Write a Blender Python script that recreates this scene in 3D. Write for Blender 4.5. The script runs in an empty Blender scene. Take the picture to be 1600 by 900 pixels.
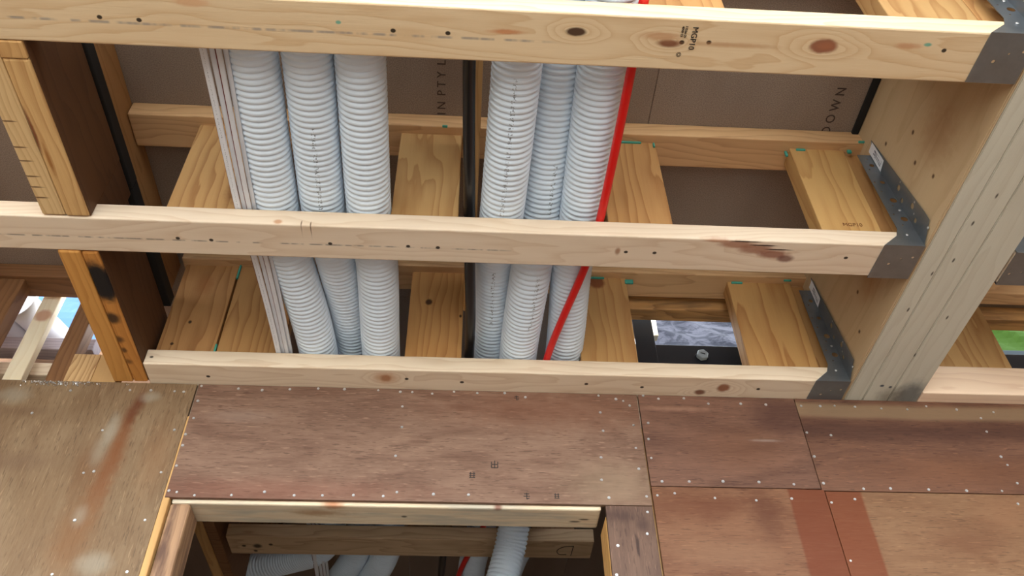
import bpy, bmesh, math, random
from mathutils import Vector, Matrix
random.seed(7)
SC = bpy.context.scene
COL = SC.collection
CZ = 1.5                      # eye height; all coordinates below are relative to the eye, z is lifted by CZ

# ------------------------------------------------------------------ camera, sky, exposure
cam = bpy.data.cameras.new('camera')
cam.sensor_width = 36.0
cam.lens = 1336.355 / 1600 * 36.0
cam.clip_start = 0.02
camo = bpy.data.objects.new('camera', cam)
COL.objects.link(camo)
M = ((0.99814431, -0.05903957, -0.0149085), (0.0307484, 0.70000767, -0.71347306), (0.0525592, 0.71169066, 0.70052404))
camo.matrix_world = Matrix(((M[0][0], -M[1][0], -M[2][0], 0), (M[0][1], -M[1][1], -M[2][1], 0),
                            (M[0][2], -M[1][2], -M[2][2], CZ), (0, 0, 0, 1)))
SC.camera = camo
world = bpy.data.worlds.new('overcast_sky')
SC.world = world
world.use_nodes = True
bgn = world.node_tree.nodes['Background']
bgn.inputs['Color'].default_value = (0.88, 0.95, 1.0, 1)
bgn.inputs['Strength'].default_value = 3.7
vs = SC.view_settings
vs.view_transform = 'Standard'
vs.look = 'None'
vs.gamma = 1.0
vs.use_curve_mapping = False
vs.exposure = 1.26

# ------------------------------------------------------------------ node helpers
def srgb(r, g, b):
    f = lambda c: (c / 255 / 12.92) if c / 255 <= 0.04045 else ((c / 255 + 0.055) / 1.055) ** 2.4
    return (f(r), f(g), f(b), 1)

class NB:
    def __init__(s, name):
        s.m = bpy.data.materials.new(name)
        s.m.use_nodes = True
        s.t = s.m.node_tree
        s.n = s.t.nodes
        s.b = s.n['Principled BSDF']
    def node(s, t, **kw):
        n = s.n.new(t)
        for k, v in kw.items():
            setattr(n, k, v)
        return n
    def put(s, sock, v):
        if isinstance(v, bpy.types.NodeSocket):
            s.t.links.new(v, sock)
        else:
            sock.default_value = v
    def math(s, op, a, b=None, c=None, clamp=False):
        n = s.node('ShaderNodeMath', operation=op)
        n.use_clamp = clamp
        s.put(n.inputs[0], a)
        if b is not None: s.put(n.inputs[1], b)
        if c is not None: s.put(n.inputs[2], c)
        return n.outputs[0]
    def vm(s, op, a, b=None):
        n = s.node('ShaderNodeVectorMath', operation=op)
        s.put(n.inputs[0], a)
        if b is not None: s.put(n.inputs[1], b)
        return n.outputs['Value'] if op in ('LENGTH', 'DISTANCE', 'DOT_PRODUCT') else n.outputs[0]
    def noise(s, vec, scale, detail=3, rough=0.5, dist=0.0):
        n = s.node('ShaderNodeTexNoise')
        s.put(n.inputs['Vector'], vec)
        n.inputs['Scale'].default_value = scale
        n.inputs['Detail'].default_value = detail
        n.inputs['Roughness'].default_value = rough
        n.inputs['Distortion'].default_value = dist
        return n.outputs[0]
    def rng(s, v, a, b, c=0.0, d=1.0, smooth=True):
        n = s.node('ShaderNodeMapRange')
        if smooth: n.interpolation_type = 'SMOOTHSTEP'
        s.put(n.inputs[0], v)
        for i, q in zip((1, 2, 3, 4), (a, b, c, d)): n.inputs[i].default_value = q
        return n.outputs[0]
    def mix(s, f, a, b):
        n = s.node('ShaderNodeMix', data_type='RGBA')
        s.put(n.inputs[0], f); s.put(n.inputs[6], a); s.put(n.inputs[7], b)
        return n.outputs[2]
    def xyz(s, v):
        n = s.node('ShaderNodeSeparateXYZ')
        s.put(n.inputs[0], v)
        return n.outputs
    def obj(s):
        return s.node('ShaderNodeTexCoord').outputs['Object']
    def bump(s, h, strength=0.2, dist=0.002):
        n = s.node('ShaderNodeBump')
        n.inputs['Strength'].default_value = strength
        n.inputs['Distance'].default_value = dist
        s.put(n.inputs['Height'], h)
        s.put(s.b.inputs['Normal'], n.outputs[0])
    def done(s, col, rough=0.6, metal=0.0, spec=None):
        s.put(s.b.inputs['Base Color'], col)
        s.put(s.b.inputs['Roughness'], rough)
        s.b.inputs['Metallic'].default_value = metal
        if spec is not None: s.b.inputs['Specular IOR Level'].default_value = spec
        return s.m

_plain = {}
def plain(name, col, rough=0.6, metal=0.0, spec=None):
    if name not in _plain:
        nb = NB(name)
        v = nb.noise(nb.obj(), 30, 3)
        c2 = tuple(x * 0.86 for x in col[:3]) + (1,)
        _plain[name] = nb.done(nb.mix(v, c2, col), rough, metal, spec)
    return _plain[name]

AX = {'X': (0, 1, 2), 'Y': (1, 0, 2), 'Z': (2, 1, 0)}
def spots_on(nb, o, col, spots, c=(0, 0, 0)):
    """spots: (x,y,z, rx,ry,rz, colour, softness, strength) in eye-relative coordinates"""
    if not spots: return col
    wob = nb.noise(o, 70, 2)
    for (x, y, z, rx, ry, rz, cc, soft, st) in spots:
        d = nb.vm('SUBTRACT', o, (x - c[0], y - c[1], z - c[2]))
        d = nb.vm('DIVIDE', d, (rx, ry, rz))
        L = nb.math('ADD', nb.vm('LENGTH', d), nb.math('MULTIPLY', nb.math('SUBTRACT', wob, 0.5), 0.15 + soft * 0.8))
        f = nb.rng(L, 1 + soft, 1 - soft)
        col = nb.mix(nb.math('MULTIPLY', f, st), col, cc)
    return col

def wood(name, light, dark, axis='X', c=(0, 0, 0), freq=70, contrast=0.55, fibre=0.25, spots=(), line=None, rough=0.62,
         centre=(0.05, 0.09), seed=0.0, grey=None, knots=()):
    nb = NB(name)
    o = nb.obj()
    s = nb.xyz(o)
    ax = AX[axis]
    rnd = nb.node('ShaderNodeObjectInfo').outputs['Random']
    off = nb.math('MULTIPLY_ADD', rnd, 17.0, seed)
    cx = nb.math('ADD', s[ax[0]], off)
    cmb = nb.node('ShaderNodeCombineXYZ')
    nb.put(cmb.inputs[0], cx); nb.put(cmb.inputs[1], s[ax[1]]); nb.put(cmb.inputs[2], s[ax[2]])
    g = cmb.outputs[0]
    n1 = nb.noise(nb.vm('MULTIPLY', g, (1.6, 9, 9)), 1.0, 3, 0.5)
    n2 = nb.noise(nb.vm('MULTIPLY', g, (7, 60, 60)), 1.0, 3, 0.55)
    n3 = nb.noise(nb.vm('MULTIPLY', g, (14, 420, 420)), 1.0, 2, 0.6)
    # growth rings about a wandering pith line
    cen = nb.vm('ADD', nb.vm('MULTIPLY', g, (0, 1, 1)), (0, centre[0], centre[1]))
    rad = nb.math('ADD', nb.vm('LENGTH', cen), nb.math('MULTIPLY', nb.math('SUBTRACT', n1, 0.5), 0.16))
    rad = nb.math('ADD', rad, nb.math('MULTIPLY', nb.math('SUBTRACT', n2, 0.5), 0.008))
    for (kx, ky, kz, kr) in knots:                   # grain swerves around knots
        kd = nb.vm('DIVIDE', nb.vm('SUBTRACT', o, (kx - c[0], ky - c[1], kz - c[2])), (kr * 5, kr * 2.2, kr * 2.2))
        rad = nb.math('MULTIPLY_ADD', nb.rng(nb.vm('LENGTH', kd), 1.0, 0.1), .05, rad)
    w = nb.math('FRACT', nb.math('MULTIPLY', rad, freq))
    ring = nb.math('POWER', w, 2.6)
    fall = nb.rng(w, 0.93, 1.0, 1, 0)
    ring = nb.math('MULTIPLY', ring, fall)
    f = nb.math('MULTIPLY', ring, contrast)
    f = nb.math('MULTIPLY_ADD', nb.math('SUBTRACT', n3, 0.5), fibre, f)
    f = nb.math('MULTIPLY_ADD', nb.math('SUBTRACT', n1, 0.45), 0.5, f, clamp=True)
    col = nb.mix(f, light, dark)
    if grey:
        col = nb.mix(nb.rng(nb.noise(nb.vm('MULTIPLY', g, (5, 30, 30)), 1, 4, .6), .45, .7), col, grey)
    if line:                                        # grey roller mark along the member: (axis index, position, half width, x end, colour)
        ai, pos, hw, xe, lc = line
        d = nb.math('ABSOLUTE', nb.math('SUBTRACT', nb.math('SUBTRACT', s[ai], pos - c[ai]), nb.math('MULTIPLY', nb.math('SUBTRACT', n1, .5), .006)))
        a = nb.rng(d, hw * 1.5, hw * .4)
        dash = nb.rng(nb.noise(nb.vm('MULTIPLY', g, (45, 8, 8)), 1, 2), .40, .58)
        e = nb.rng(s[0], xe - c[0] + .05, xe - c[0] - .03)
        col = nb.mix(nb.math('MULTIPLY', nb.math('MULTIPLY', a, dash), nb.math('MULTIPLY', e, .75)), col, lc)
    col = spots_on(nb, o, col, spots, c)
    nb.bump(nb.math('ADD', n3, nb.math('MULTIPLY', ring, .4)), 0.18, 0.0015)
    return nb.done(col, rough, 0, 0.3)

HOLE = srgb(28, 18, 12)
KNOT = srgb(120, 62, 42)
GLUE = srgb(70, 165, 145)

def tone(c, k): return (c[0] * k[0], c[1] * k[1], c[2] * k[2], 1)
def plywood(name, light, dark, axis='X', blotch=0.5, spots=(), bands=(), seed=0.0, c=(0, 0, 0), sc=1.0, k=(.68, .68, .68)):
    nb = NB(name)
    light, dark = tone(light, k), tone(dark, k)
    spots = [q[:6] + (tone(q[6], k),) + q[7:] for q in spots]
    bands = [q[:4] + (tone(q[4], k),) + q[5:] for q in bands]
    o = nb.obj()
    ax = AX[axis]
    s = nb.xyz(o)
    cmb = nb.node('ShaderNodeCombineXYZ')
    for i in range(3): nb.put(cmb.inputs[i], s[ax[i]])
    g = nb.vm('ADD', cmb.outputs[0], (seed, seed * .7, 0))
    a = nb.noise(nb.vm('MULTIPLY', g, (3.0 * sc, 9 * sc, 9 * sc)), 1, 4, .55, 1.2)
    b = nb.noise(nb.vm('MULTIPLY', g, (14, 170, 170)), 1, 4, .7, .3)
    d = nb.noise(nb.vm('MULTIPLY', g, (60, 600, 600)), 1, 2, .6)
    f = nb.math('MULTIPLY', nb.rng(a, .3, .72), blotch)
    f = nb.math('MULTIPLY_ADD', nb.rng(b, .35, .8), .42, f)
    f = nb.math('MULTIPLY_ADD', nb.math('SUBTRACT', d, .5), .5, f, clamp=True)
    col = nb.mix(f, light, dark)
    pore = nb.rng(nb.noise(nb.vm('MULTIPLY', g, (38, 330, 330)), 1, 2, .5), .60, .70)
    col = nb.mix(nb.math('MULTIPLY', pore, .55), col, tuple(v * .55 for v in dark[:3]) + (1,))
    fleck = nb.rng(nb.noise(nb.vm('MULTIPLY', nb.vm('ADD', g, (3, 5, 9)), (30, 260, 260)), 1, 2, .5), .62, .72)
    col = nb.mix(nb.math('MULTIPLY', fleck, .5), col, tuple(min(1, v * 1.5) for v in light[:3]) + (1,))
    for (axi, lo, hi, soft, cc, st) in bands:           # straight stained strips on the sheet face
        wv = nb.math('ADD', s[axi], nb.math('MULTIPLY', nb.math('SUBTRACT', nb.noise(o, 6, 2), .5), soft * 1.5))
        m = nb.math('MULTIPLY', nb.rng(wv, lo - c[axi] - soft, lo - c[axi] + soft), nb.rng(wv, hi - c[axi] + soft, hi - c[axi] - soft))
        m = nb.math('MULTIPLY', m, nb.rng(b, .1, .5, .75, 1))
        col = nb.mix(nb.math('MULTIPLY', m, st), col, cc)
    col = spots_on(nb, o, col, spots, c)
    nb.bump(nb.math('ADD', b, nb.math('MULTIPLY', d, .5)), .25, .0012)
    return nb.done(col, .6, 0, .3)

# ------------------------------------------------------------------ object helpers
def tag(o, label=None, cat=None, group=None, kind=None):
    if label: o['label'] = label
    if cat: o['category'] = cat
    if group: o['group'] = group
    if kind: o['kind'] = kind
    return o

ORG = {}
def thing(name, loc, label=None, cat=None, group=None, kind=None):
    o = bpy.data.objects.new(name, None)
    o.empty_display_size = .05
    COL.objects.link(o)
    o.location = (loc[0], loc[1], loc[2] + CZ)
    ORG[o] = Vector(loc)
    return tag(o, label, cat, group, kind)

def place(name, mesh, loc, mat, parent=None, rot=None, smooth=False):
    o = bpy.data.objects.new(name, mesh)
    COL.objects.link(o)
    p = Vector(loc)
    ORG[o] = p
    if parent:
        o.parent = parent
        o.location = p - ORG[parent]
    else:
        o.location = p + Vector((0, 0, CZ))
    if rot: o.rotation_euler = rot
    if mat and not mesh.materials: mesh.materials.append(mat)
    if smooth:
        for pl in mesh.polygons: pl.use_smooth = True
    return o

def bm_mesh(bm, name='mesh'):
    me = bpy.data.meshes.new(name)
    bmesh.ops.recalc_face_normals(bm, faces=bm.faces)
    bm.to_mesh(me); bm.free()
    return me

def box_bm(sx, sy, sz, bev=.0025, seg=2):
    bm = bmesh.new()
    bmesh.ops.create_cube(bm, size=1)
    bmesh.ops.scale(bm, vec=(sx, sy, sz), verts=bm.verts)
    if bev: bmesh.ops.bevel(bm, geom=bm.edges[:], offset=min(bev, min(sx, sy, sz) * .3), segments=seg, affect='EDGES', profile=.5)
    return bm

def box(name, x0, x1, y0, y1, z0, z1, mat, parent=None, bev=.0025, rot=None):
    c = ((x0 + x1) / 2, (y0 + y1) / 2, (z0 + z1) / 2)
    if callable(mat): mat = mat(c)
    return place(name, bm_mesh(box_bm(x1 - x0, y1 - y0, z1 - z0, bev), name), c, mat, parent, rot)

def hexa(name, bot, top, z0, z1, mat, parent=None, bev=.002):
    """box whose bottom and top rectangles (x0,x1,y0,y1) differ"""
    c = Vector(((bot[0] + bot[1]) / 2, (bot[2] + bot[3]) / 2, (z0 + z1) / 2))
    bm = bmesh.new()
    v = [bm.verts.new(Vector((x, y, z)) - c) for (r, z) in ((bot, z0), (top, z1)) for (x, y) in ((r[0], r[2]), (r[1], r[2]), (r[1], r[3]), (r[0], r[3]))]
    for q in ((3, 2, 1, 0), (4, 5, 6, 7), (0, 1, 5, 4), (1, 2, 6, 5), (2, 3, 7, 6), (3, 0, 4, 7)): bm.faces.new([v[i] for i in q])
    bmesh.ops.bevel(bm, geom=bm.edges[:], offset=bev, segments=2, affect='EDGES')
    if callable(mat): mat = mat(c)
    return place(name, bm_mesh(bm, name), c, mat, parent)

def smooth_path(pts, step):
    """Catmull-Rom through the points, resampled at equal steps"""
    P = [Vector(p) for p in pts]
    P = [2 * P[0] - P[1]] + P + [2 * P[-1] - P[-2]]
    fine = []
    for i in range(1, len(P) - 2):
        for k in range(60):
            t = k / 60
            a, b, c, d = P[i - 1], P[i], P[i + 1], P[i + 2]
            fine.append(.5 * ((2 * b) + (c - a) * t + (2 * a - 5 * b + 4 * c - d) * t * t + (3 * b - a - 3 * c + d) * t ** 3))
    fine.append(P[-2])
    out = [fine[0]]; acc = 0
    for a, b in zip(fine, fine[1:]):
        L = (b - a).length
        while acc + L >= step:
            a = a + (b - a) * ((step - acc) / L)
            L = (b - a).length; acc = 0
            out.append(a)
        acc += L
    return out

def sweep(name, pts, radius, mat, parent=None, seg=14, step=.02, pitch=None, depth=.0034, flat=None, origin=None):
    """tube along a path; pitch = corrugation; flat = (half width, half thickness) for a ribbon-like section"""
    if pitch: step = pitch / 6
    path = smooth_path(pts, step)
    og = Vector(origin) if origin else Vector(path[0])
    prof = (1.0, .96, .35, 0.0, .35, .96)
    prof = (1.0, 1.0, .82, .12, .12, .82)
    V, F, UV = [], [], []
    t = (path[1] - path[0]).normalized()
    up = Vector((0, 0, 1))
    n = (up - t * up.dot(t)).normalized()
    N = len(path)
    for i, p in enumerate(path):
        t2 = (path[min(i + 1, N - 1)] - path[max(i - 1, 0)]).normalized()
        n = (n - t2 * n.dot(t2)).normalized()
        bnm = t2.cross(n)
        r = radius - (depth * (1 - prof[i % 6]) if pitch else 0)
        for k in range(seg):
            a = 2 * math.pi * k / seg
            if flat:
                ca, sa = math.cos(a), math.sin(a)
                e = .45
                V.append(p - og + bnm * flat[0] * math.copysign(abs(ca) ** e, ca) + n * flat[1] * math.copysign(abs(sa) ** e, sa))
            else:
                V.append(p - og + (bnm * math.cos(a) + n * math.sin(a)) * r)
    for i in range(N - 1):
        for k in range(seg):
            k2 = (k + 1) % seg
            F.append((i * seg + k, i * seg + k2, (i + 1) * seg + k2, (i + 1) * seg + k))
            u0, u1 = k / seg, (k + 1) / seg
            UV += [(u0, i * step), (u1, i * step), (u1, (i + 1) * step), (u0, (i + 1) * step)]
    F.append(tuple(range(seg))[::-1]); UV += [(0, 0)] * seg
    F.append(tuple((N - 1) * seg + k for k in range(seg))); UV += [(0, 0)] * seg
    me = bpy.data.meshes.new(name)
    me.from_pydata([tuple(v) for v in V], [], F)
    uv = me.uv_layers.new(name='UVMap')
    uv.data.foreach_set('uv', [c for q in UV for c in q])
    me.update()
    o = place(name, me, og, mat, parent, smooth=True)
    me.polygons[-1].use_smooth = False; me.polygons[-2].use_smooth = False
    return o

def text_mesh(body, size, thick=.0003):
    cu = bpy.data.curves.new('print', 'FONT')
    cu.body = body; cu.size = size; cu.extrude = thick; cu.align_x = 'CENTER'; cu.align_y = 'CENTER'
    cu.resolution_u = 3
    tmp = bpy.data.objects.new('tmp', cu)
    COL.objects.link(tmp)
    dg = bpy.context.evaluated_depsgraph_get()
    me = bpy.data.meshes.new_from_object(tmp.evaluated_get(dg))
    bpy.data.objects.remove(tmp); bpy.data.curves.remove(cu)
    me.name = 'print'
    me.materials.clear()
    return me

def plate(outline, holes, thick, axis):
    """flat plate with round holes; outline and holes (u,v,r) in plane coords; axis 'Y' maps (u,v)->(x,z), 'X' maps (u,v)->(y,z), 'Z' -> (x,y)"""
    mp = {'Y': lambda u, v, w: (u, w, v), 'X': lambda u, v, w: (w, u, v), 'Z': lambda u, v, w: (u, v, w)}[axis]
    bm = bmesh.new()
    def loop(pts):
        vs_ = [bm.verts.new(mp(u, v, 0)) for u, v in pts]
        return [bm.edges.new((vs_[i], vs_[(i + 1) % len(vs_)])) for i in range(len(vs_))]
    E = loop(outline)
    for u, v, r in holes:
        E += loop([(u + r * math.cos(2 * math.pi * k / 12), v + r * math.sin(2 * math.pi * k / 12)) for k in range(12)])
    bmesh.ops.triangle_fill(bm, edges=E, use_beauty=True)
    ex = bmesh.ops.extrude_face_region(bm, geom=bm.faces[:])
    bmesh.ops.translate(bm, verts=[q for q in ex['geom'] if isinstance(q, bmesh.types.BMVert)], vec=mp(0, 0, thick))
    return bm_mesh(bm, 'plate')

def copy_tree(o, parent=None):
    c = o.copy(); COL.objects.link(c)
    if parent: c.parent = parent
    ORG[c] = ORG[o].copy()
    for ch in list(o.children): copy_tree(ch, c)
    return c

# ------------------------------------------------------------------ shared materials
PL, PD = srgb(228, 208, 182), srgb(194, 160, 124)        # fresh pine
WL, WD = srgb(184, 146, 96), srgb(146, 100, 56)         # orange pine webs
BL, BD = srgb(138, 98, 64), srgb(96, 62, 38)          # brown older timber
m_web = wood('pine_web', WL, WD, 'Z', freq=48, contrast=.75, fibre=.2, centre=(.09, .02))
m_web2 = wood('pine_web_knotty', srgb(186, 140, 88), srgb(142, 92, 50), 'Z', freq=40, contrast=.8, centre=(.03, .06), seed=3)
m_top = wood('pine_top_chord', srgb(220, 178, 130), srgb(176, 126, 84), 'X', freq=60, contrast=.55)
m_pine = wood('pine_plain', PL, PD, 'X', freq=60, contrast=.5)
m_pineY = wood('pine_along', srgb(208, 164, 108), srgb(160, 112, 62), 'Y', freq=60, contrast=.5)
m_pineYd = wood('pine_along_dull', srgb(176, 132, 86), srgb(132, 88, 50), 'Y', freq=60, contrast=.5)
m_brownX = wood('brown_timber', BL, BD, 'X', freq=60, contrast=.6)
m_brownZ = wood('brown_timber_upright', BL, BD, 'Z', freq=60, contrast=.6)
m_pineZ = wood('pine_upright', PL, PD, 'Z', freq=60, contrast=.5)
m_paleZ = wood('pale_stud', srgb(244, 230, 200), srgb(220, 196, 150), 'Z', freq=60, contrast=.4, spots=[(-1.108, 1.72, 1.52, .02, .05, .02, srgb(196, 140, 110), .3, .8)], c=(-1.108, 1.735, 1.4))
m_glue = plain('green_glue', GLUE, .5)
m_black = plain('black_plastic', srgb(24, 24, 27), .28)
m_membrane = plain('black_membrane', srgb(20, 19, 19), .8)
m_steelblack = plain('black_painted_steel', srgb(22, 23, 30), .45)
m_nail = plain('galvanised_nail', srgb(205, 205, 205), .35, .7)
m_ink = plain('dark_ink', srgb(40, 34, 30), .8)
m_red = plain('red_conduit_plastic', srgb(225, 20, 18), .35)
m_white = plain('white_cable_sheath', srgb(224, 226, 232), .4)
m_maroon = plain('maroon_cable_sheath', srgb(120, 46, 40), .5)

def galv():
    nb = NB('galvanised_steel')
    o = nb.obj()
    v = nb.node('ShaderNodeTexVoronoi'); nb.put(v.inputs['Vector'], o); v.inputs['Scale'].default_value = 160
    n = nb.noise(o, 25, 4)
    col = nb.mix(nb.math('MULTIPLY_ADD', n, .7, nb.math('MULTIPLY', nb.xyz(v.outputs['Color'])[0], .06), clamp=True), srgb(118, 124, 130), srgb(158, 166, 172))
    return nb.done(col, nb.rng(n, .3, .7, .28, .42), .8)
m_galv = galv()

def duct_mat(name, u0, ranges, col=srgb(226, 239, 252)):
    """white plastic with a row of small dark printed characters along the tube"""
    nb = NB(name)
    uv = nb.node('ShaderNodeUVMap').outputs[0]
    s = nb.xyz(uv)
    d = nb.rng(nb.math('ABSOLUTE', nb.math('SUBTRACT', s[0], u0)), .017, .013)
    cmb = nb.node('ShaderNodeCombineXYZ')
    nb.put(cmb.inputs[0], nb.math('MULTIPLY', s[0], 60)); nb.put(cmb.inputs[1], nb.math('MULTIPLY', s[1], 320))
    ch = nb.rng(nb.noise(cmb.outputs[0], 1, 1), .56, .60)
    r = None
    for a, b in ranges:
        q = nb.math('MULTIPLY', nb.rng(s[1], a, a + .01), nb.rng(s[1], b, b - .01))
        r = q if r is None else nb.math('MAXIMUM', r, q)
    m = nb.math('MULTIPLY', nb.math('MULTIPLY', d, ch), nb.math('MULTIPLY', r, .75))
    sm = nb.noise(nb.obj(), 7, 4)
    c = nb.mix(nb.rng(sm, .5, .8, 0, .4), col, srgb(214, 224, 234))
    c = nb.mix(m, c, srgb(60, 62, 70))
    return nb.done(c, .42, 0, .4)

# ------------------------------------------------------------------ ground and flooring overhead
def ground_mat():
    nb = NB('pale_concrete')
    o = nb.obj()
    return nb.done(nb.mix(nb.noise(o, 3, 5), srgb(86, 81, 76), srgb(100, 95, 90)), .9)
tag(box('floor', -3.2, 2.6, -2.4, 4.0, -CZ - .1, -CZ, ground_mat(), bev=0), kind='structure')
def outside_mat():
    nb = NB('pale_bare_ground')
    o = nb.obj()
    return nb.done(nb.mix(nb.noise(o, 2, 6), srgb(168, 162, 152), srgb(200, 195, 186)), .95)
tag(box('ground', -25, 25, -25, 25, -CZ - .25, -CZ - .12, outside_mat(), bev=0), kind='structure')

def particle_mat():
    nb = NB('particleboard')
    o = nb.obj()
    a = nb.noise(o, 420, 3, .7)
    b = nb.noise(nb.vm('MULTIPLY', o, (1, .3, 1)), 9, 3)
    col = nb.mix(nb.rng(a, .3, .7), srgb(130, 112, 98), srgb(168, 150, 136))
    col = nb.mix(nb.rng(b, .35, .75, 0, .35), col, srgb(124, 106, 92))
    nb.bump(a, .25, .001)
    return nb.done(col, .85)
m_part = particle_mat()
ZF = 1.642
m_fade = plain('faded_ink', srgb(78, 62, 54), .9)
ceil = thing('ceiling', (0, 1, ZF), kind='structure')
for i, (x0, x1, y0, y1) in enumerate(((-2.6, -.2, -.25, 1.716), (-.1995, .4035, -.25, 1.716), (.404, 1.02, -.25, 1.716), (1.022, 2.3, -.25, 1.716),
                                      (-.84, -.2, 1.7165, 3.6), (-.199, .44, 1.7165, 3.6), (-2.6, -.8415, 1.955, 3.6), (.4415, 2.3, 2.15, 3.6))):
    sh = box('particleboard_sheet', x0, x1, y0, y1, ZF, ZF + .019, m_part, ceil, .0022)
    if i == 1:
        place('print', text_mesh('I N  P T Y  L', .027), (-.069, 1.045, ZF - .0006), m_fade, sh, (math.pi, 0, -math.pi / 2))
    if i == 2:
        place('print', text_mesh('D O W N', .030), (.822, 1.062, ZF - .0006), m_fade, sh, (math.pi, 0, -math.pi / 2))

# ------------------------------------------------------------------ plywood-lined wall with an opening
wall = thing('wall_back', (0, 1.62, -CZ), kind='structure')
YW = 1.62
bm = bmesh.new()
bmesh.ops.create_cone(bm, cap_ends=True, segments=8, radius1=.0036, radius2=.0030, depth=.0014)
NAIL = bm_mesh(bm, 'nail'); NAIL.materials.append(m_nail)
rx90 = (math.pi / 2, 0, 0)
def nails(sheet, pts, y=YW):
    for x, z in pts:
        k = place('nail', NAIL, (x, y - .0006, z), None, sheet, rx90)
        k.scale = (random.uniform(.8, 1.1),) * 3
def sheet(x0, x1, z0, z1, mat, pts, y=YW, lean=0):
    o = box('plywood_sheet', x0, x1, y, y + .009, z0, z1, mat, wall, .0008)
    nails(o, pts, y)
    return o
ORA, PALE = srgb(150, 86, 38), srgb(196, 182, 158)
sheet(-2.2, -.621, -CZ, 1.2483, lambda c: plywood('plywood_weathered', srgb(174, 142, 106), srgb(138, 104, 70), 'Z', .6, c=c, sc=1.0, seed=2, k=(.52, .53, .54), spots=[
    (-.736, YW, 1.195, .011, .1, .03, srgb(120, 58, 20), .8, .75), (-.746, YW, 1.155, .011, .1, .035, srgb(116, 54, 18), .8, .85), (-.749, YW, 1.10, .014, .1, .05, ORA, .9, .6), (-.750, YW, 1.04, .018, .1, .06, ORA, .9, .65),
    (-.757, YW, .97, .02, .1, .07, ORA, .9, .6), (-.775, YW, .86, .035, .1, .08, srgb(160, 104, 54), .9, .5), (-.80, YW, 1.02, .02, .1, .06, srgb(138, 88, 46), .9, .5),
    (-.718, YW, 1.208, .018, .1, .013, PALE, .8, .55), (-.777, YW, 1.115, .013, .1, .035, PALE, .8, .6), (-.785, YW, 1.06, .014, .1, .03, PALE, .9, .35),
    (-.715, YW, .80, .03, .1, .022, PALE, .7, .55), (-1.02, YW, 1.205, .03, .1, .02, PALE, .8, .5), (-1.0, YW, 1.16, .06, .1, .012, srgb(120, 84, 56), .9, .4),
    (-.95, YW, 1.03, .07, .1, .02, srgb(126, 92, 66), .9, .45), (-.775, YW, .905, .012, .1, .02, PALE, .9, .4), (-.66, YW, 1.05, .03, .1, .08, srgb(170, 116, 70), .9, .35), (-.86, YW, .92, .05, .1, .09, srgb(164, 128, 90), .9, .4)]),
    [(-.9, 1.221), (-.768, 1.226), (-.721, 1.227), (-.667, 1.226), (-.646, 1.225), (-.962, 1.156), (-.795, 1.114), (-.64, 1.119), (-.8, 1.005), (-.78, 1.009),
     (-.64, 1.01), (-.642, .897), (-.645, .785), (-.781, .894), (-.785, .778)])
mid = sheet(-.617, .413, .951, 1.249, lambda c: plywood('plywood_reddish', srgb(158, 124, 102), srgb(112, 78, 60), 'X', .7, c=c, seed=5, spots=[
    (.0, YW, 1.2, .03, .1, .008, srgb(100, 62, 44), .8, .6), (.2, YW, 1.2, .22, .1, .05, srgb(138, 88, 62), .9, .5), (.33, YW, 1.0, .09, .1, .05, srgb(160, 134, 108), .9, .6),
    (-.4, YW, .97, .25, .1, .025, srgb(146, 88, 68), .9, .4), (-.5, YW, 1.16, .06, .1, .014, srgb(164, 138, 122), .9, .4)]),
    [(-.61, 1.243), (-.524, 1.238), (-.469, 1.235), (-.406, 1.24), (-.341, 1.244), (-.28, 1.244), (-.201, 1.243), (-.149, 1.24), (-.121, 1.24), (-.074, 1.237), (-.023, 1.244),
     (.032, 1.242), (-.608, 1.2), (-.606, 1.152), (-.613, 1.108), (-.612, 1.079), (-.612, 1.027), (-.612, .966), (-.595, .963), (-.557, .956), (-.481, .958), (-.414, .967), (-.351, .96),
     (-.292, .961), (-.227, .963), (-.164, .962), (-.136, .972), (-.058, .969), (.017, .969), (-.141, 1.198), (-.138, 1.14), (-.146, 1.063), (.097, 1.244), (.146, 1.233),
     (.321, 1.243), (.362, 1.234), (.379, 1.229), (.393, 1.216), (.321, 1.194), (.396, 1.16), (.323, 1.142), (.394, 1.097), (.312, 1.07), (.394, 1.042), (.308, 1.012), (.32, .968), (.403, .973)])
def glyph(strokes, x, z, s, parent):                 # small ink stamp made of short strokes
    bm = bmesh.new()
    for (a, b, c, d) in strokes:
        p, q = Vector((a, 0, b)) * s, Vector((c, 0, d)) * s
        t = (q - p).normalized(); n = Vector((-t.z, 0, t.x)) * s * .07
        f = [bm.verts.new(v) for v in (p - n, q - n, q + n, p + n)]
        fc = bm.faces.new(f)
        ex = bmesh.ops.extrude_face_region(bm, geom=[fc])
        bmesh.ops.translate(bm, verts=[v for v in ex['geom'] if isinstance(v, bmesh.types.BMVert)], vec=(0, -.0003, 0))
    place('ink_stamp', bm_mesh(bm), (x, YW - .0001, z), m_ink, parent)
G1 = ((-.5, .3, .5, .3), (-.5, -.1, .5, -.1), (-.3, .6, -.3, -.5), (.3, .6, .3, -.5), (-.5, -.5, .5, -.5))
G2 = ((0, .7, 0, -.7), (-.5, .5, -.5, 0), (.5, .5, .5, 0), (-.5, 0, .5, 0), (-.5, -.1, -.5, -.6), (.5, -.1, .5, -.6), (-.5, -.6, .5, -.6))
G3 = ((-.4, .4, .4, .4), (0, .6, 0, -.5), (-.5, 0, .5, 0), (0, -.5, .4, -.3))
for x, z, s, g in ((.125, 1.23, .012, G3), (.024, 1.018, .013, G1), (.073, 1.046, .014, G2), (.142, .968, .014, G3), (.207, .970, .011, G1)):
    glyph(g, x, z, s, mid)
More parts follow.
